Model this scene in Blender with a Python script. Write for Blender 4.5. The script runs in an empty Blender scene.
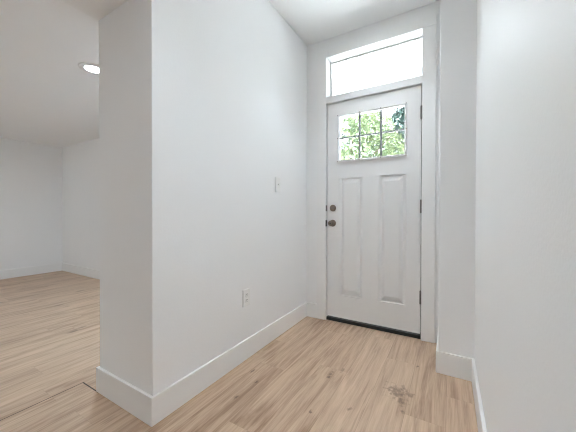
import bpy, bmesh, math, random
from mathutils import Vector, Matrix
random.seed(7)
scene = bpy.context.scene
col = scene.collection

# ------------------------------------------------------------------ camera
cd = bpy.data.cameras.new('camera')
cam = bpy.data.objects.new('camera', cd)
col.objects.link(cam)
cd.sensor_width = 36.0
cd.lens = 36.0 * 274.83 / 576.0
cd.clip_start = 0.02
cam.location = (0, 0, 1.011)
cam.rotation_euler = (Matrix.Rotation(math.radians(30.464), 3, 'Z') @
                      Matrix.Rotation(math.radians(90 - 0.49), 3, 'X') @
                      Matrix.Rotation(math.radians(0.094), 3, 'Z')).to_euler()
scene.camera = cam

# ------------------------------------------------------------------ sky, sun, area light, exposure
SKY = 3.0
SUN = 116
LAMP_HALL = 4.2        # watts of the hall downlights
LAMP_ROOM = 1.9        # watts of the low room's downlights
REAR_W = 7.0          # watts of the fill light added at the low room's rear
LAMP_NEAR = 16        # watts of the downlight behind the wall end
EXPOSURE = 0.20
world = bpy.data.worlds.new('sky')
scene.world = world
world.use_nodes = True
wn = world.node_tree
bg = wn.nodes['Background']
bg.inputs['Color'].default_value = (0.84, 0.93, 1.0, 1)
bg.inputs['Strength'].default_value = SKY
sd = bpy.data.lights.new('sun', 'SUN')
sd.energy = SUN
sd.angle = math.radians(1.0)
sd.color = (0.84, 0.93, 1.0)
sun = bpy.data.objects.new('sun', sd)
sun.rotation_euler = Vector((.75, .12, -.65)).to_track_quat('-Z', 'Y').to_euler()
col.objects.link(sun)
rd = bpy.data.lights.new('rear_fill', 'AREA')  # unseen fill light, added to brighten the low room's walls
rd.shape = 'RECTANGLE'
rd.size, rd.size_y = 1.50, 1.20
rd.energy = REAR_W
rd.color = (0.88, 0.95, 1.0)
rl = bpy.data.objects.new('rear_fill', rd)
rl.location = (-4.35, -3.19, 1.40)
rl.rotation_euler = (math.radians(90), 0, 0)       # shines towards +y
col.objects.link(rl)
vs = scene.view_settings
vs.view_transform = 'Standard'
vs.look = 'None'
vs.exposure = EXPOSURE
vs.gamma = 1.0
vs.use_curve_mapping = False
scene.cycles.pixel_filter_type = 'BLACKMAN_HARRIS'
scene.cycles.filter_width = 1.15
scene.cycles.max_bounces = 14
scene.cycles.diffuse_bounces = 10
scene.cycles.transparent_max_bounces = 16
scene.cycles.sample_clamp_indirect = 40.0

# ------------------------------------------------------------------ materials
def new_mat(name):
    m = bpy.data.materials.new(name)
    m.use_nodes = True
    return m, m.node_tree.nodes, m.node_tree.links, m.node_tree.nodes['Principled BSDF']

def node(N, t, **kw):
    n = N.new(t)
    for k, v in kw.items():
        setattr(n, k, v)
    return n

def math_n(N, L, op, a, b=None, c=None):
    n = N.new('ShaderNodeMath')
    n.operation = op
    for i, v in enumerate((a, b, c)):
        if v is None:
            continue
        if isinstance(v, (int, float)):
            n.inputs[i].default_value = v
        else:
            L.new(v, n.inputs[i])
    return n.outputs[0]

def paint(name, rgb, rough, bump=0.0, scale=180.0, spec=0.5):
    m, N, L, p = new_mat(name)
    tc = node(N, 'ShaderNodeTexCoord')
    n1 = node(N, 'ShaderNodeTexNoise')
    n1.inputs['Scale'].default_value = 1.7
    n1.inputs['Detail'].default_value = 2
    L.new(tc.outputs['Object'], n1.inputs['Vector'])
    mx = node(N, 'ShaderNodeMix', data_type='RGBA')
    mx.inputs['A'].default_value = (*[c * 0.985 for c in rgb], 1)
    mx.inputs['B'].default_value = (*[min(1, c * 1.015) for c in rgb], 1)
    L.new(n1.outputs['Fac'], mx.inputs['Factor'])
    L.new(mx.outputs['Result'], p.inputs['Base Color'])
    p.inputs['Roughness'].default_value = rough
    p.inputs['Specular IOR Level'].default_value = spec
    if bump > 0:
        n2 = node(N, 'ShaderNodeTexNoise')
        n2.inputs['Scale'].default_value = scale
        n2.inputs['Detail'].default_value = 2
        L.new(tc.outputs['Object'], n2.inputs['Vector'])
        b = node(N, 'ShaderNodeBump')
        b.inputs['Strength'].default_value = bump
        b.inputs['Distance'].default_value = 0.002
        L.new(n2.outputs['Fac'], b.inputs['Height'])
        L.new(b.outputs['Normal'], p.inputs['Normal'])
    return m

def plain(name, rgb, rough, metal=0.0):
    m, N, L, p = new_mat(name)
    tc = node(N, 'ShaderNodeTexCoord')
    n1 = node(N, 'ShaderNodeTexNoise')
    n1.inputs['Scale'].default_value = 60
    L.new(tc.outputs['Object'], n1.inputs['Vector'])
    mx = node(N, 'ShaderNodeMix', data_type='RGBA')
    mx.inputs['A'].default_value = (*[c * 0.9 for c in rgb], 1)
    mx.inputs['B'].default_value = (*[min(1, c * 1.1) for c in rgb], 1)
    L.new(n1.outputs['Fac'], mx.inputs['Factor'])
    L.new(mx.outputs['Result'], p.inputs['Base Color'])
    p.inputs['Roughness'].default_value = rough
    p.inputs['Metallic'].default_value = metal
    return m

def floor_mat():
    m, N, L, p = new_mat('oak_plank')
    tc = node(N, 'ShaderNodeTexCoord')
    sx = node(N, 'ShaderNodeSeparateXYZ')
    L.new(tc.outputs['Object'], sx.inputs[0])
    X, Y = sx.outputs[0], sx.outputs[1]
    W, LEN = 0.182, 1.22
    xs = math_n(N, L, 'DIVIDE', math_n(N, L, 'ADD', X, 20.03), W)
    row = math_n(N, L, 'FLOOR', xs)
    fx = math_n(N, L, 'FRACT', xs)
    wr = node(N, 'ShaderNodeTexWhiteNoise', noise_dimensions='1D')
    L.new(row, wr.inputs['W'])
    ys = math_n(N, L, 'ADD', math_n(N, L, 'DIVIDE', math_n(N, L, 'ADD', Y, 20.0), LEN), wr.outputs['Value'])
    cl = math_n(N, L, 'FLOOR', ys)
    fy = math_n(N, L, 'FRACT', ys)
    cid = math_n(N, L, 'ADD', math_n(N, L, 'MULTIPLY', row, 17.31), math_n(N, L, 'MULTIPLY', cl, 5.77))
    wc = node(N, 'ShaderNodeTexWhiteNoise', noise_dimensions='1D')
    L.new(cid, wc.inputs['W'])
    rnd = wc.outputs['Value']
    # grain coordinates, shifted per plank
    def grain(kx, ky, detail, dist, rough=0.6):
        cmb = node(N, 'ShaderNodeCombineXYZ')
        L.new(math_n(N, L, 'MULTIPLY', X, kx), cmb.inputs[0])
        L.new(math_n(N, L, 'MULTIPLY', Y, ky), cmb.inputs[1])
        L.new(math_n(N, L, 'MULTIPLY', rnd, 37.0), cmb.inputs[2])
        n = node(N, 'ShaderNodeTexNoise')
        n.inputs['Scale'].default_value = 1.0
        n.inputs['Detail'].default_value = detail
        n.inputs['Roughness'].default_value = rough
        n.inputs['Distortion'].default_value = dist
        L.new(cmb.outputs[0], n.inputs['Vector'])
        return n.outputs['Fac']
    g1 = grain(95.0, 3.2, 5, 0.6)
    g2 = grain(16.0, 1.5, 4, 1.2)
    g3 = grain(320.0, 9.0, 2, 0.0)
    r1 = node(N, 'ShaderNodeValToRGB')
    r1.color_ramp.elements[0].position = 0.34
    r1.color_ramp.elements[0].color = (0.315, 0.200, 0.128, 1)
    r1.color_ramp.elements[1].position = 0.66
    r1.color_ramp.elements[1].color = (0.655, 0.485, 0.352, 1)
    e = r1.color_ramp.elements.new(0.5)
    e.color = (0.530, 0.376, 0.265, 1)
    gs = math_n(N, L, 'ADD', math_n(N, L, 'MULTIPLY', g1, 0.32),
                math_n(N, L, 'ADD', math_n(N, L, 'MULTIPLY', g2, 0.54), math_n(N, L, 'MULTIPLY', g3, 0.14)))
    gs = math_n(N, L, 'ADD', gs, math_n(N, L, 'MULTIPLY', math_n(N, L, 'SUBTRACT', rnd, 0.5), 0.09))
    L.new(gs, r1.inputs['Fac'])
    # long dark mineral streaks
    st = grain(34.0, 1.1, 3, 2.0)
    stm = node(N, 'ShaderNodeMapRange')
    stm.inputs['From Min'].default_value = 0.62
    stm.inputs['From Max'].default_value = 0.76
    stm.inputs['To Max'].default_value = 0.42
    L.new(st, stm.inputs['Value'])
    mx1 = node(N, 'ShaderNodeMix', data_type='RGBA')
    L.new(stm.outputs[0], mx1.inputs['Factor'])
    L.new(r1.outputs['Color'], mx1.inputs['A'])
    mx1.inputs['B'].default_value = (0.250, 0.160, 0.108, 1)
    # scattered knots
    kc = node(N, 'ShaderNodeCombineXYZ')
    L.new(math_n(N, L, 'MULTIPLY', X, 5.2), kc.inputs[0])
    L.new(math_n(N, L, 'MULTIPLY', Y, 2.3), kc.inputs[1])
    vo = node(N, 'ShaderNodeTexVoronoi')
    vo.inputs['Scale'].default_value = 1.0
    L.new(kc.outputs[0], vo.inputs['Vector'])
    kn = node(N, 'ShaderNodeMapRange')
    kn.inputs['From Min'].default_value = 0.03
    kn.inputs['From Max'].default_value = 0.14
    kn.inputs['To Min'].default_value = 0.75
    kn.inputs['To Max'].default_value = 0.0
    dn = math_n(N, L, 'ADD', vo.outputs['Distance'], math_n(N, L, 'MULTIPLY', math_n(N, L, 'SUBTRACT', g1, 0.5), 0.22))
    L.new(dn, kn.inputs['Value'])
    knot = kn.outputs[0]
    # the big cluster of knots and single knots of this floor, in metres
    nz = node(N, 'ShaderNodeTexNoise')
    nz.inputs['Scale'].default_value = 42.0
    nz.inputs['Detail'].default_value = 3
    L.new(tc.outputs['Object'], nz.inputs['Vector'])
    for (kx, ky, rx, ry, a) in [(-0.250, 1.655, .065, .085, .62), (-0.215, 1.575, .030, .045, .6), (-0.185, 1.66, .03, .03, .5),
                                (-0.178, 1.998, .012, .022, .8), (-0.20, 1.50, .015, .018, .6), (-0.441, 1.38, .014, .02, .55),
                                (-0.995, 1.32, .012, .03, .8), (-1.008, 1.156, .014, .025, .8), (-1.085, 1.40, .01, .022, .7),
                                (-0.643, 1.609, .014, .05, .7), (-0.606, 1.258, .012, .018, .7), (-0.59, 1.70, .012, .04, .5)]:
        dx = math_n(N, L, 'DIVIDE', math_n(N, L, 'SUBTRACT', X, kx), rx)
        dy = math_n(N, L, 'DIVIDE', math_n(N, L, 'SUBTRACT', Y, ky), ry)
        r2 = math_n(N, L, 'SQRT', math_n(N, L, 'ADD', math_n(N, L, 'MULTIPLY', dx, dx), math_n(N, L, 'MULTIPLY', dy, dy)))
        r2 = math_n(N, L, 'ADD', r2, math_n(N, L, 'MULTIPLY', math_n(N, L, 'SUBTRACT', nz.outputs['Fac'], 0.5), 3.2))
        mr = node(N, 'ShaderNodeMapRange')
        mr.interpolation_type = 'SMOOTHSTEP'
        mr.inputs['From Min'].default_value = 0.1
        mr.inputs['From Max'].default_value = 1.0
        mr.inputs['To Min'].default_value = a
        mr.inputs['To Max'].default_value = 0.0
        L.new(r2, mr.inputs['Value'])
        knot = math_n(N, L, 'MAXIMUM', knot, mr.outputs[0])
    mx2 = node(N, 'ShaderNodeMix', data_type='RGBA')
    L.new(knot, mx2.inputs['Factor'])
    L.new(mx1.outputs['Result'], mx2.inputs['A'])
    mx2.inputs['B'].default_value = (0.125, 0.078, 0.052, 1)
    # seams
    ex = math_n(N, L, 'MINIMUM', fx, math_n(N, L, 'SUBTRACT', 1.0, fx))
    ey = math_n(N, L, 'MINIMUM', fy, math_n(N, L, 'SUBTRACT', 1.0, fy))
    sxm = math_n(N, L, 'LESS_THAN', ex, 0.0008 / W)
    sym = math_n(N, L, 'MULTIPLY', math_n(N, L, 'LESS_THAN', ey, 0.0006 / LEN), 0.6)
    seam = math_n(N, L, 'MULTIPLY', math_n(N, L, 'MAXIMUM', sxm, sym), 0.42)
    mx3 = node(N, 'ShaderNodeMix', data_type='RGBA')
    L.new(seam, mx3.inputs['Factor'])
    L.new(mx2.outputs['Result'], mx3.inputs['A'])
    mx3.inputs['B'].default_value = (0.16, 0.10, 0.07, 1)
    L.new(mx3.outputs['Result'], p.inputs['Base Color'])
    p.inputs['Roughness'].default_value = 0.42
    p.inputs['Specular IOR Level'].default_value = 0.4
    b = node(N, 'ShaderNodeBump')
    b.inputs['Strength'].default_value = 0.12
    b.inputs['Distance'].default_value = 0.001
    L.new(g3, b.inputs['Height'])
    L.new(b.outputs['Normal'], p.inputs['Normal'])
    return m

def glass_mat():
    m, N, L, p = new_mat('clear_glass')
    N.remove(p)
    out = [n for n in N if n.type == 'OUTPUT_MATERIAL'][0]
    t = node(N, 'ShaderNodeBsdfTransparent')
    t.inputs['Color'].default_value = (0.97, 0.985, 0.98, 1)
    g = node(N, 'ShaderNodeBsdfGlossy')
    g.inputs['Roughness'].default_value = 0.02
    fr = node(N, 'ShaderNodeFresnel')
    fr.inputs['IOR'].default_value = 1.45
    mx = node(N, 'ShaderNodeMixShader')
    L.new(fr.outputs[0], mx.inputs[0])
    L.new(t.outputs[0], mx.inputs[1])
    L.new(g.outputs[0], mx.inputs[2])
    L.new(mx.outputs[0], out.inputs['Surface'])
    return m

def leaf_mat(name, rgb, rgb2):
    m, N, L, p = new_mat(name)
    oi = node(N, 'ShaderNodeTexCoord')
    n1 = node(N, 'ShaderNodeTexNoise')
    n1.inputs['Scale'].default_value = 3.5
    n1.inputs['Detail'].default_value = 3
    L.new(oi.outputs['Object'], n1.inputs['Vector'])
    mr = node(N, 'ShaderNodeMapRange')
    mr.inputs['From Min'].default_value = 0.35
    mr.inputs['From Max'].default_value = 0.65
    L.new(n1.outputs['Fac'], mr.inputs['Value'])
    mx = node(N, 'ShaderNodeMix', data_type='RGBA')
    mx.inputs['A'].default_value = (*rgb, 1)
    mx.inputs['B'].default_value = (*rgb2, 1)
    L.new(mr.outputs[0], mx.inputs['Factor'])
    L.new(mx.outputs['Result'], p.inputs['Base Color'])
    p.inputs['Roughness'].default_value = 0.5
    return m

def lamp_mat(strength):
    m, N, L, p = new_mat('lamp_lens')
    p.inputs['Base Color'].default_value = (0.9, 0.9, 0.88, 1)
    p.inputs['Emission Color'].default_value = (0.86, 0.94, 1.0, 1)
    p.inputs['Emission Strength'].default_value = strength
    return m

M = dict(
    wall=paint('wall_paint', (0.860, 0.862, 0.865), 0.47, 0.24, 120, 0.12),
    ceil=paint('ceiling_paint', (0.880, 0.882, 0.885), 0.7, 0.05, 120),
    trim=paint('trim_paint', (0.850, 0.848, 0.842), 0.35),
    door=paint('door_paint', (0.800, 0.795, 0.790), 0.42, 0.03, 90),
    shaded_muntin=paint('shaded_muntin_grey', (0.24, 0.245, 0.25), 0.45),  # backlit shade of the muntins put into a darker grey
    plate=paint('plate_plastic', (0.82, 0.82, 0.81), 0.3),
    floor=floor_mat(),
    glass=glass_mat(),
    dark=plain('dark_rubber', (0.012, 0.011, 0.010), 0.6),
    seam=plain('seam_brown', (0.05, 0.035, 0.025), 0.7),
    hinge=plain('aged_steel', (0.22, 0.21, 0.20), 0.4, 0.8),
    nickel=plain('satin_nickel', (0.27, 0.22, 0.175), 0.30, 1.0),
    slot=plain('slot_dark', (0.05, 0.05, 0.05), 0.6),
    lens=lamp_mat(30.0),
    concrete=paint('pale_concrete', (0.70, 0.69, 0.67), 0.8, 0.2, 60),
    grass=leaf_mat('lawn_green', (0.10, 0.17, 0.05), (0.16, 0.24, 0.08)),
    leaf_a=leaf_mat('leaf_light', (0.030, 0.060, 0.022), (0.19, 0.23, 0.10)),
    leaf_b=leaf_mat('leaf_dark', (0.008, 0.026, 0.022), (0.025, 0.05, 0.04)),
    bark=plain('tree_bark', (0.10, 0.075, 0.055), 0.9),
    white_out=paint('exterior_white', (0.82, 0.82, 0.82), 0.6),
)

# ------------------------------------------------------------------ mesh helpers
def link_mesh(name, bm, mat, parent=None, smooth=False, bevel=0.0, loc=None):
    me = bpy.data.meshes.new(name)
    bmesh.ops.recalc_face_normals(bm, faces=bm.faces)
    bm.to_mesh(me)
    bm.free()
    if smooth:
        for f in me.polygons:
            f.use_smooth = True
    me.materials.append(M[mat])
    o = bpy.data.objects.new(name, me)
    col.objects.link(o)
    if parent:
        o.parent = parent
    if loc:
        o.location = loc
    if bevel > 0:
        md = o.modifiers.new('bevel', 'BEVEL')
        md.width = bevel
        md.segments = 2
        md.limit_method = 'ANGLE'
        md.angle_limit = math.radians(40)
    return o

def box(bm, x0, x1, y0, y1, z0, z1):
    v = [bm.verts.new(c) for c in ((x0, y0, z0), (x1, y0, z0), (x1, y1, z0), (x0, y1, z0),
                                   (x0, y0, z1), (x1, y0, z1), (x1, y1, z1), (x0, y1, z1))]
    for f in ((0, 3, 2, 1), (4, 5, 6, 7), (0, 1, 5, 4), (1, 2, 6, 5), (2, 3, 7, 6), (3, 0, 4, 7)):
        bm.faces.new([v[i] for i in f])

def boxes(name, bl, mat, parent=None, bevel=0.0, loc=None):
    bm = bmesh.new()
    for b in bl:
        box(bm, *b)
    return link_mesh(name, bm, mat, parent, bevel=bevel, loc=loc)

def struct(o):
    o['kind'] = 'structure'
    return o

def prism(name, pts, z0, z1, mat, parent=None, bevel=0.0):
    bm = bmesh.new()
    lo = [bm.verts.new((x, y, z0)) for x, y in pts]
    hi = [bm.verts.new((x, y, z1)) for x, y in pts]
    bm.faces.new(lo[::-1])
    bm.faces.new(hi)
    n = len(pts)
    for i in range(n):
        bm.faces.new((lo[i], lo[(i + 1) % n], hi[(i + 1) % n], hi[i]))
    return link_mesh(name, bm, mat, parent, bevel=bevel)

def lathe(bm, prof, axis_mat, seg=32):
    """prof: (radius, height) pairs turned about local z, placed by axis_mat; ends closed"""
    rings = []
    for r, h in prof:
        rings.append([bm.verts.new(axis_mat @ Vector((r * math.cos(2 * math.pi * k / seg), r * math.sin(2 * math.pi * k / seg), h)))
                      for k in range(seg)])
    for a, b in zip(rings, rings[1:]):
        for k in range(seg):
            bm.faces.new((a[k], a[(k + 1) % seg], b[(k + 1) % seg], b[k]))
    bm.faces.new(rings[0][::-1])
    bm.faces.new(rings[-1])

def empty(name, loc):
    o = bpy.data.objects.new(name, None)
    o.empty_display_size = 0.1
    o.location = loc
    col.objects.link(o)
    return o

def tag(o, label, cat, group=None):
    o['label'] = label
    o['category'] = cat
    if group:
        o['group'] = group

# ------------------------------------------------------------------ room shell
XL, XC, YN = -1.221, -1.711, 0.800         # hall left wall, its far side, its end face
YD = 2.436                                 # wall with the front door
XR, XJ, YJ = 0.134, -0.057, 1.996          # right wall, jog
H, HL, HS = 2.661, 2.166, 2.093            # hall ceiling, low room ceiling, opening soffit
XF, YW, YB = -5.90, 2.165, -3.2            # far wall and window wall of the low room, rear wall
BT, BH = 0.014, 0.137                      # baseboard

struct(boxes('subfloor', [(XF - .1, XR + .1, YB - .1, 2.60, -.14, -.012)], 'dark'))
fl = prism('floor', [(-1.880, YB), (XR + .05, YB), (XR + .05, 2.585), (-1.70, 2.585), (-1.70, .785), (-1.880, .785)], -.012, 0.0, 'floor')
struct(fl)
fl2 = prism('floor', [(XF - .05, YB), (-1.887, YB), (-1.887, .792), (-1.70, .792), (-1.70, 2.2), (XF - .05, 2.2)], -.012, 0.0, 'floor')
struct(fl2)
struct(boxes('ceiling', [(XL - .02, XR + .1, YB - .1, 2.60, H, H + .12)], 'ceil'))
struct(boxes('ceiling', [(XF - .1, XC, YB - .1, YW + .14, HL, HL + .12)], 'ceil'))
struct(boxes('wall_left', [(XC, XL, YN, 2.585, 0, H + .05)], 'wall', bevel=.003))
struct(boxes('wall_header', [(XC, XL, YB, YN, HS, H + .05)], 'wall', bevel=.003))
struct(boxes('wall_right', [(XR, XR + .12, YB, YJ, 0, H + .05)], 'wall'))
struct(boxes('wall_jog', [(XJ, XR + .12, YJ, 2.585, 0, H + .05)], 'wall', bevel=.003))
struct(boxes('wall_front', [(XL, -1.030, YD, 2.585, 0, H + .05), (-.178, XJ, YD, 2.585, 0, H + .05),
                            (-1.030, -.178, YD, 2.585, 2.492, H + .05)], 'wall'))
struct(boxes('wall_rear', [(XF - .1, -5.15, YB - .12, YB, 0, H + .05), (-3.55, XR + .12, YB - .12, YB, 0, H + .05),
                           (-5.15, -3.55, YB - .12, YB, 0, .75), (-5.15, -3.55, YB - .12, YB, 2.05, H + .05)], 'wall'))
struct(boxes('wall_far', [(XF - .12, XF, YB, YW + .14, 0, HL + .05)], 'wall'))
struct(boxes('wall_back', [(XF, XC, YW, YW + .14, 0, HL + .05)], 'wall'))
struct(prism('trim_8', [(-1.887, YB), (-1.880, YB), (-1.880, .785), (-1.711, .785), (-1.711, .792), (-1.887, .792)], -.0118, -.001, 'seam'))

# baseboards: each wall its own board, mitred at the corners
def base_run(names, pts, closed_ends=(0, 0)):
    """pts: wall line corners in order, room on the left-hand side"""
    n = len(pts)
    P = [Vector(p) for p in pts]
    def nrm(i):
        d = (P[i + 1] - P[i]).normalized()
        return Vector((-d.y, d.x))
    off = []
    for i in range(n):
        if i == 0:
            off.append(P[0] + nrm(0) * BT)
        elif i == n - 1:
            off.append(P[-1] + nrm(n - 2) * BT)
        else:
            a, b = nrm(i - 1), nrm(i)
            off.append(P[i] + (a + b) * (BT / (1 + a.dot(b))))
    for i, nm in enumerate(names):
        struct(prism(nm, [P[i], P[i + 1], off[i + 1], off[i]], 0.0005, BH, 'trim', bevel=.0012))

# low room window wall -> around the wall end -> hall left wall -> front wall up to the casing (room on the right, so go backwards)
base_run(['baseboard_front', 'baseboard_left', 'baseboard_end', 'baseboard_side', 'baseboard_back', 'baseboard_far'],
         [(-1.102, YD), (XL, YD), (XL, YN), (XC, YN), (XC, YW), (XF, YW), (XF, YB)])
base_run(['baseboard_right', 'baseboard_return', 'baseboard_jog'],
         [(XR, YB), (XR, YJ), (XJ, YJ), (XJ, 2.424)])

# ------------------------------------------------------------------ front door surround
DX0, DX1, DZ0, DZ1, DY = -1.004, -.201, 0.043, 2.043, 2.446
CF = 2.422                                  # casing front
struct(boxes('trim_1', [(-1.103, -1.0105, CF, YD, 0.0005, 2.552)], 'trim', bevel=.002))
struct(boxes('trim_2', [(-.194, -.096, CF, YD, 0.0005, 2.479)], 'trim', bevel=.002))
struct(boxes('trim_3', [(-1.0103, -.096, CF, YD, 2.4795, 2.552)], 'trim', bevel=.002))
struct(boxes('trim_4', [(-1.0103, -.1942, CF + .002, 2.56, 2.0495, 2.109)], 'trim', bevel=.002))
# jambs: lining and stops behind the door edge, and the transom's lining
struct(boxes('trim_5', [(-1.030, -1.0105, YD, 2.585, 0, 2.492), (-.194, -.178, YD, 2.585, 0, 2.492),
                        (-1.0105, -.194, YD, 2.585, 2.479, 2.492),
                        (-1.0105, -.990, 2.497, 2.53, 0, 2.049), (-.214, -.194, 2.497, 2.53, 0, 2.049),
                        (-1.0105, -.194, 2.497, 2.53, 2.03, 2.049)], 'trim'))
ws = struct(boxes('trim_6', [(-1.0103, -.998, 2.4915, 2.4965, .03, 2.047), (-.208, -.1942, 2.4915, 2.4965, .03, 2.047),
                             (-.998, -.208, 2.4915, 2.4965, 2.036, 2.047)], 'dark'))
# dark saddle threshold below the door
struct(prism('trim_7', [(-1.0103, 2.4405), (-.1942, 2.4405), (-.1942, 2.585), (-1.0103, 2.585)], 0.0005, .030, 'dark', bevel=.004))

# transom window
w1 = struct(boxes('window_1', [(-1.0103, -1.000, 2.535, 2.575, 2.109, 2.479), (-.2045, -.1942, 2.535, 2.575, 2.109, 2.479),
                               (-1.000, -.2045, 2.535, 2.575, 2.109, 2.121), (-1.000, -.2045, 2.535, 2.575, 2.468, 2.479)], 'trim', bevel=.002))
boxes('window_glass', [(-.9995, -.205, 2.552, 2.557, 2.1215, 2.4675)], 'glass', w1)

# ------------------------------------------------------------------ front door
def door_slab():
    T = 0.044
    gx = [DX0, -.890, -.669, -.532, -.311, DX1]
    # lite opening spans panel columns; use one shared grid
    lx0, lx1, lz0, lz1 = -.893, -.318, 1.497, 1.912
    xs = sorted(set([DX0, lx0, -.890, -.669, -.532, -.311, lx1, DX1]))
    zs = [DZ0, .256, 1.340, lz0, lz1, DZ1]
    bm = bmesh.new()
    def cell_role(xa, xb, za, zb):
        xm, zm = (xa + xb) / 2, (za + zb) / 2
        if lx0 < xm < lx1 and lz0 < zm < lz1:
            return 'lite'
        if .256 < zm < 1.340:
            if -.890 < xm < -.669:
                return 'panel'
            if -.532 < xm < -.311:
                return 'panel'
        return 'flat'
    def quad(a, b, c, d):
        bm.faces.new([bm.verts.new(p) for p in (a, b, c, d)])
    for i in range(len(xs) - 1):
        for j in range(len(zs) - 1):
            xa, xb, za, zb = xs[i], xs[i + 1], zs[j], zs[j + 1]
            r = cell_role(xa, xb, za, zb)
            if r == 'lite' or r == 'panel':
                continue
            quad((xa, DY, za), (xb, DY, za), (xb, DY, zb), (xa, DY, zb))
    for (xa, xb) in ((-.890, -.669), (-.532, -.311)):
        za, zb = .256, 1.340
        rings = [(0, 0, 0), (.022, .0015, .014), (.026, .010, .015), (.052, .052, .001)]
        prev = None
        for ix, iz, dep in rings:
            cur = [(xa + ix, DY + dep, za + iz), (xb - ix, DY + dep, za + iz), (xb - ix, DY + dep, zb - iz), (xa + ix, DY + dep, zb - iz)]
            if prev:
                for k in range(4):
                    quad(prev[k], prev[(k + 1) % 4], cur[(k + 1) % 4], cur[k])
            prev = cur
        quad(*prev)
    # back, edges, and the opening's reveal
    for i in range(len(xs) - 1):
        for j in range(len(zs) - 1):
            xa, xb, za, zb = xs[i], xs[i + 1], zs[j], zs[j + 1]
            if cell_role(xa, xb, za, zb) != 'lite':
                quad((xa, DY + T, za), (xa, DY + T, zb), (xb, DY + T, zb), (xb, DY + T, za))
    for (x0, x1, z0, z1) in ((DX0, DX1, DZ0, DZ1), (lx0, lx1, lz0, lz1)):
        quad((x0, DY, z0), (x0, DY + T, z0), (x1, DY + T, z0), (x1, DY, z0))
        quad((x0, DY, z1), (x1, DY, z1), (x1, DY + T, z1), (x0, DY + T, z1))
        quad((x0, DY, z0), (x0, DY, z1), (x0, DY + T, z1), (x0, DY + T, z0))
        quad((x1, DY, z0), (x1, DY + T, z0), (x1, DY + T, z1), (x1, DY, z1))
    bmesh.ops.remove_doubles(bm, verts=bm.verts, dist=1e-5)
    return link_mesh('door_1', bm, 'door')

door = struct(door_slab())

# glazing frame: raised lip, sloping in to the glass
def ring_frame(name, rings, mat, parent):
    bm = bmesh.new()
    R = []
    for (x0, x1, z0, z1, y) in rings:
        R.append([bm.verts.new(p) for p in ((x0, y, z0), (x1, y, z0), (x1, y, z1), (x0, y, z1))])
    for a, b in zip(R, R[1:]):
        for k in range(4):
            bm.faces.new((a[k], a[(k + 1) % 4], b[(k + 1) % 4], b[k]))
    return link_mesh(name, bm, mat, parent)
gf = ring_frame('glazing_frame', [(-.903, -.308, 1.487, 1.922, DY), (-.902, -.309, 1.4855, 1.9205, DY - .013), (-.897, -.314, 1.4955, 1.915, DY - .015),
                                  (-.888, -.323, 1.506, 1.909, DY - .006), (-.884, -.327, 1.507, 1.907, DY + .012), (-.884, -.327, 1.507, 1.907, DY + .030),
                                  (-.893, -.318, 1.497, 1.912, DY + .030)], 'door', door)
boxes('glass_pane', [(-.8925, -.3185, DY + .014, DY + .018, 1.4975, 1.9115)], 'glass', door)
for mxx in (-.698, -.513):
    boxes('muntin', [(mxx - .0075, mxx + .0075, DY - .004, DY + .0138, 1.508, 1.905)], 'shaded_muntin', gf, bevel=.003)
boxes('muntin', [(-.886, -.325, DY - .003, DY + .0137, 1.702, 1.716)], 'shaded_muntin', gf, bevel=.003)
sc0 = None
for (sx_, sz_) in [(-.900, 1.918), (-.698, 1.916), (-.513, 1.916), (-.311, 1.918), (-.900, 1.709), (-.311, 1.709),
                   (-.900, 1.496), (-.698, 1.496), (-.513, 1.496), (-.311, 1.496)]:
    if sc0 is None:
        bm = bmesh.new()
        lathe(bm, [(.0045, 0), (.0045, .0025), (.003, .003)], Matrix.Rotation(math.radians(90), 4, 'X'), 12)
        sc0 = link_mesh('screw_plug', bm, 'hinge', gf)
        s = sc0
    else:
        s = sc0.copy()
        col.objects.link(s)
        s.parent = gf
    s.location = (sx_, DY - .0125, sz_)

# sweep along the bottom edge
boxes('door_sweep', [(DX0 + .002, DX1 - .002, DY - .005, DY, .044, .053)], 'plate', door)

# knob and deadbolt (turned about the door's normal)
def turned(name, prof, mat, x, z, parent, y=DY, seg=32):
    bm = bmesh.new()
    lathe(bm, prof, Matrix.Translation((x, y, z)) @ Matrix.Rotation(math.radians(90), 4, 'X'), seg)
    return link_mesh(name, bm, mat, parent, smooth=True)
kb = turned('door_knob', [(.011, .010), (.011, .024), (.017, .030), (.0245, .038), (.027, .047), (.026, .055), (.020, .062), (.010, .065), (.001, .0655)],
            'nickel', -.949, .922, door)
turned('rose', [(.0325, 0), (.0325, .003), (.028, .009), (.012, .012)], 'nickel', -.949, .922, kb)
turned('lock_button', [(.006, .065), (.006, .0675), (.001, .068)], 'slot', -.949, .922, kb, seg=16)
dbt = turned('deadbolt', [(.031, 0), (.031, .004), (.027, .011), (.024, .013), (.001, .013)], 'nickel', -.948, 1.064, door)
boxes('thumb_turn', [(-.948 - .019, -.948 + .019, DY - .030, DY - .013, 1.060, 1.068)], 'hinge', dbt, bevel=.003)
# strike plates let into the jamb edge
boxes('strike_plate', [(-1.012, -1.0035, CF - .0015, CF + .016, .890, .950)], 'slot', door)
boxes('strike_plate', [(-1.011, -1.0042, CF + .0, CF + .016, 1.035, 1.090)], 'hinge', door)
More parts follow.
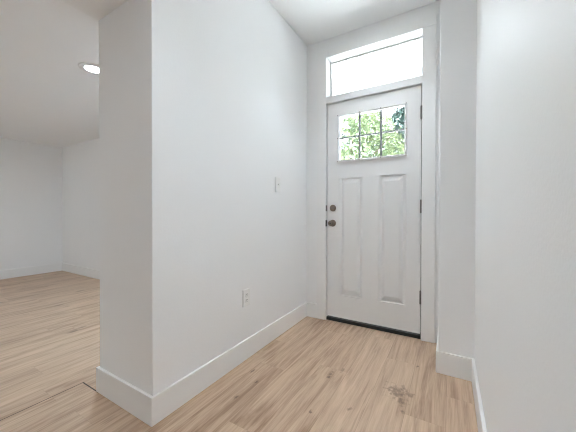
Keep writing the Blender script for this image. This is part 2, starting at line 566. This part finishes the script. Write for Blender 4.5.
# hinges: knuckle barrel with pins between door edge and casing
h0 = None
for hz in (1.818, 1.071, .342):
    if h0 is None:
        bm = bmesh.new()
        lathe(bm, [(.003, -.055), (.005, -.053), (.0062, -.051), (.0062, -.0305), (.0054, -.030), (.0062, -.0295), (.0062, -.0105), (.0054, -.010),
                   (.0062, -.0095), (.0062, .0095), (.0054, .010), (.0062, .0105), (.0062, .0295), (.0054, .030), (.0062, .0305), (.0062, .051), (.005, .053), (.003, .055)],
              Matrix.Identity(4), 14)
        h0 = link_mesh('hinge', bm, 'hinge', door)
        bm = bmesh.new()
        box(bm, -.002, .0, .004, .040, -.05, .05)
        box(bm, .0005, .0025, .004, .040, -.05, .05)
        lf = link_mesh('hinge_leaf', bm, 'hinge', h0)
        o = h0
    else:
        o = h0.copy()
        col.objects.link(o)
        o.parent = door
        c = lf.copy()
        col.objects.link(c)
        c.parent = o
    o.scale = (1.25, 1.25, 1.0)
    o.location = (-.1972, CF + .005, hz)

# ------------------------------------------------------------------ switch and outlet on the hall's left wall
def wall_plate(root, w=.0715, h=.117):
    bm = bmesh.new()
    prof = [(0, 0), (0, .0065), (.002, .0085)]
    R = []
    for ins, d in prof:
        R.append([bm.verts.new((d, y, z)) for y, z in ((-w / 2 + ins, -h / 2 + ins), (w / 2 - ins, -h / 2 + ins), (w / 2 - ins, h / 2 - ins), (-w / 2 + ins, h / 2 - ins))])
    for a, b in zip(R, R[1:]):
        for k in range(4):
            bm.faces.new((a[k], a[(k + 1) % 4], b[(k + 1) % 4], b[k]))
    bm.faces.new(R[-1])
    bm.faces.new(R[0])
    return link_mesh('wall_plate', bm, 'plate', root)
def screw(root, z):
    bm = bmesh.new()
    lathe(bm, [(.0035, .0085), (.0033, .0095), (.001, .0098)], Matrix.Rotation(math.radians(90), 4, 'Y'), 12)
    return link_mesh('screw', bm, 'plate', root, loc=(0, 0, z))

sw = empty('light_switch', (XL + .0005, 1.901, 1.247))
tag(sw, 'small white toggle light switch mounted on the hall wall left of the front door', 'light switch')
wall_plate(sw)
boxes('switch_collar', [(.0085, .0100, -.006, .006, -.0125, .0125)], 'plate', sw)
bm = bmesh.new()
v = [bm.verts.new(p) for p in ((.0085, -.0045, -.006), (.0085, .0045, -.006), (.0085, .0045, .007), (.0085, -.0045, .007),
                               (.0225, -.0035, .006), (.0225, .0035, .006), (.0215, .0035, .012), (.0215, -.0035, .012))]
for f in ((0, 3, 2, 1), (4, 5, 6, 7), (0, 1, 5, 4), (1, 2, 6, 5), (2, 3, 7, 6), (3, 0, 4, 7)):
    bm.faces.new([v[i] for i in f])
link_mesh('toggle', bm, 'plate', sw, bevel=.001)
screw(sw, .030)
screw(sw, -.030)

ou = empty('wall_outlet', (XL + .0005, 1.497, .427))
tag(ou, 'white duplex power outlet low on the hall wall above the baseboard', 'outlet')
wall_plate(ou)
for z in (.0195, -.0195):
    bm = bmesh.new()
    lathe(bm, [(.017, .0085), (.017, .0100), (.016, .0107)], Matrix.Rotation(math.radians(90), 4, 'Y'), 28)
    for vv in bm.verts:
        vv.co.z = max(-.0135, min(.0135, vv.co.z))
    sk = link_mesh('socket', bm, 'plate', ou, loc=(0, 0, z))
    boxes('slot', [(.0103, .0112, -.0072, -.0052, .001, .010)], 'slot', sk)
    boxes('slot', [(.0103, .0112, .0052, .0072, .001, .009)], 'slot', sk)
    boxes('ground_hole', [(.0103, .0112, -.0025, .0025, -.0095, -.0045)], 'slot', sk)
screw(ou, 0)

# ------------------------------------------------------------------ recessed downlights
def downlight(x, y, z, watts, label, group=None, spread=170):
    root = empty('recessed_downlight', (x, y, z))
    tag(root, label, 'downlight', group)
    bm = bmesh.new()
    seg = 40
    prof = [(.056, .0), (.056, -.003), (.062, -.0075), (.092, -.0055), (.099, -.0012), (.099, 0)]
    rings = [[bm.verts.new((r * math.cos(2 * math.pi * k / seg), r * math.sin(2 * math.pi * k / seg), h)) for k in range(seg)] for r, h in prof]
    for a, b in zip(rings, rings[1:] + rings[:1]):
        for k in range(seg):
            bm.faces.new((a[k], a[(k + 1) % seg], b[(k + 1) % seg], b[k]))
    link_mesh('trim_ring', bm, 'plate', root, smooth=True, loc=(0, 0, -.0003))
    bm = bmesh.new()
    lathe(bm, [(.0555, -.0005), (.0555, -.0025), (.04, -.0032), (.001, -.0034)], Matrix.Identity(4), 40)
    link_mesh('lens', bm, 'lens', root, smooth=True)
    ld = bpy.data.lights.new('downlight_beam', 'AREA')
    ld.shape = 'DISK'
    ld.size = .11
    ld.energy = watts
    ld.color = (0.82, 0.92, 1.0) if z > 2.5 else (0.68, 0.86, 1.0)
    ld.spread = math.radians(spread)
    lo = bpy.data.objects.new('downlight_beam', ld)
    lo.location = (0, 0, -.012)
    lo.parent = root
    col.objects.link(lo)
    return root
downlight(-2.462, 1.112, HL, LAMP_ROOM, 'lit round recessed downlight in the low ceiling beside the wall end')
downlight(-2.70, 1.55, HL, LAMP_NEAR, 'lit round recessed downlight in the low ceiling tucked in behind the wall end')
downlight(-4.45, 0.45, HL, LAMP_ROOM, 'lit round recessed downlight in the low ceiling near the far wall')
downlight(-2.462, -1.2, HL, LAMP_ROOM, 'lit round recessed downlight in the low ceiling left of the camera')
downlight(-4.45, -1.6, HL, LAMP_ROOM, 'lit round recessed downlight in the low ceiling rear corner')
downlight(-.52, 1.95, H, LAMP_HALL, 'lit round recessed downlight in the high hall ceiling nearest the front door', spread=95)
downlight(-.52, 0.70, H, LAMP_HALL, 'lit round recessed downlight in the high hall ceiling above the camera', spread=95)
downlight(-.52, -1.0, H, LAMP_HALL * .5, 'lit round recessed downlight in the high hall ceiling behind the camera')

# unseen window, added behind the camera to go with the rear fill light
w2 = struct(boxes('added_window', [(-5.15, -5.11, YB - .09, YB - .04, .75, 2.05), (-3.59, -3.55, YB - .09, YB - .04, .75, 2.05), (-4.37, -4.33, YB - .09, YB - .04, .79, 2.01),
                               (-5.11, -3.59, YB - .09, YB - .04, .75, .79), (-5.11, -3.59, YB - .09, YB - .04, 2.01, 2.05)], 'trim'))
boxes('window_glass', [(-5.1095, -4.3705, YB - .068, YB - .063, .7905, 2.0095), (-4.3295, -3.5905, YB - .068, YB - .063, .7905, 2.0095)], 'glass', w2)

# ------------------------------------------------------------------ outside
struct(boxes('ground', [(-14, 10, 2.70, 30, -.35, -.25)], 'concrete'))
struct(boxes('porch_slab', [(-3.2, 1.6, 2.60, 4.9, -.25, -.06)], 'concrete'))
struct(boxes('porch_beam', [(-2.55, 2.0, 4.25, 4.45, 3.16, 3.4195)], 'white_out'))
struct(boxes('porch_post', [(-2.16, -2.03, 4.285, 4.415, -.06, 3.1595)], 'white_out', bevel=.006))

def tree(x, y, gz, crown, leaf_m, label, nleaf, lsize, seed):
    rr = random.Random(seed)
    root = empty('garden_tree', (x, y, gz))
    tag(root, label, 'tree', None)
    bm = bmesh.new()
    cz = crown[0][2]
    segs = 10
    pr = [(.11, 0), (.085, .5), (.07, 1.2), (.055, cz * .8), (.03, cz)]
    lathe(bm, pr, Matrix.Identity(4), segs)
    for k in range(6):
        a = rr.uniform(0, 6.28)
        ln = rr.uniform(.7, 1.2)
        d = Vector((math.cos(a), math.sin(a), rr.uniform(.5, 1.1))).normalized()
        q = d.to_track_quat('Z', 'Y').to_matrix().to_4x4()
        lathe(bm, [(.028, 0), (.02, ln * .5), (.008, ln)], Matrix.Translation((0, 0, cz * rr.uniform(.5, .85))) @ q, 7)
    link_mesh('trunk', bm, 'bark', root, smooth=True)
    bm = bmesh.new()
    for i in range(nleaf):
        cx, cy, cz_, r = crown[i % len(crown)]
        while True:
            p = Vector((rr.uniform(-1, 1), rr.uniform(-1, 1), rr.uniform(-1, 1)))
            if .15 < p.length < 1:
                break
        p = p * (p.length ** -.35)
        c = Vector((cx, cy, cz_)) + p * r
        n = (p.normalized() + Vector((rr.uniform(-1, 1), rr.uniform(-1, 1), rr.uniform(-.4, 1.2)))).normalized()
        q = n.to_track_quat('Z', 'Y').to_matrix()
        q = q @ Matrix.Rotation(rr.uniform(0, 6.28), 3, 'Z')
        s = lsize * rr.uniform(.6, 1.3)
        pts = [(-.5 * s, 0, 0), (-.1 * s, -.24 * s, .05 * s), (.3 * s, -.17 * s, .04 * s), (.55 * s, 0, -.06 * s), (.3 * s, .17 * s, .04 * s), (-.1 * s, .24 * s, .05 * s)]
        vs_ = [bm.verts.new(c + q @ Vector(t)) for t in pts]
        bm.faces.new((vs_[0], vs_[1], vs_[2], vs_[3]))
        bm.faces.new((vs_[0], vs_[3], vs_[4], vs_[5]))
    me_o = link_mesh('foliage', bm, leaf_m, root)
    return root
tree(-1.95, 6.2, -.25, [(0, 0, 2.95, .66), (-.3, .1, 2.5, .5), (.25, -.1, 3.25, .42), (.4, .1, 2.45, .5), (.75, .1, 2.6, .45)], 'leaf_a',
     'leafy light green tree seen through the left door panes', 1900, .11, 11)
tree(-2.0, 8.9, -.25, [(0, 0, 3.6, .9), (.45, .2, 3.3, .65), (-.4, 0, 4.2, .6), (.3, -.3, 2.8, .7), (.7, 0, 2.7, .6)], 'leaf_a',
     'leafy light green tree seen through the middle door panes', 2000, .15, 12)
tree(-.62, 6.4, -.25, [(-.28, 0, 3.42, .22), (-.16, .1, 3.2, .26), (-.1, 0, 3.6, .24), (.0, 0, 3.3, .25)], 'leaf_b',
     'dark bluish green tree at the right edge of the door panes', 800, .12, 13)
tree(-4.0, 12.2, -.25, [(0, 0, 4.2, 1.2), (.5, .2, 4.6, 1.0), (-.5, 0, 3.6, .9)], 'leaf_b',
     'dark green tree farthest left behind the light green ones', 1500, .17, 14)
tree(-2.3, 15.0, -.25, [(0, 0, 5.0, 1.2), (.7, .2, 4.8, .9), (-.6, 0, 5.6, .8), (2.0, 0, 4.2, 1.0), (3.3, .2, 4.0, 1.1), (4.6, 0, 4.3, 1.2)], 'leaf_a',
     'light green tree farthest back behind the middle panes', 2800, .17, 15)
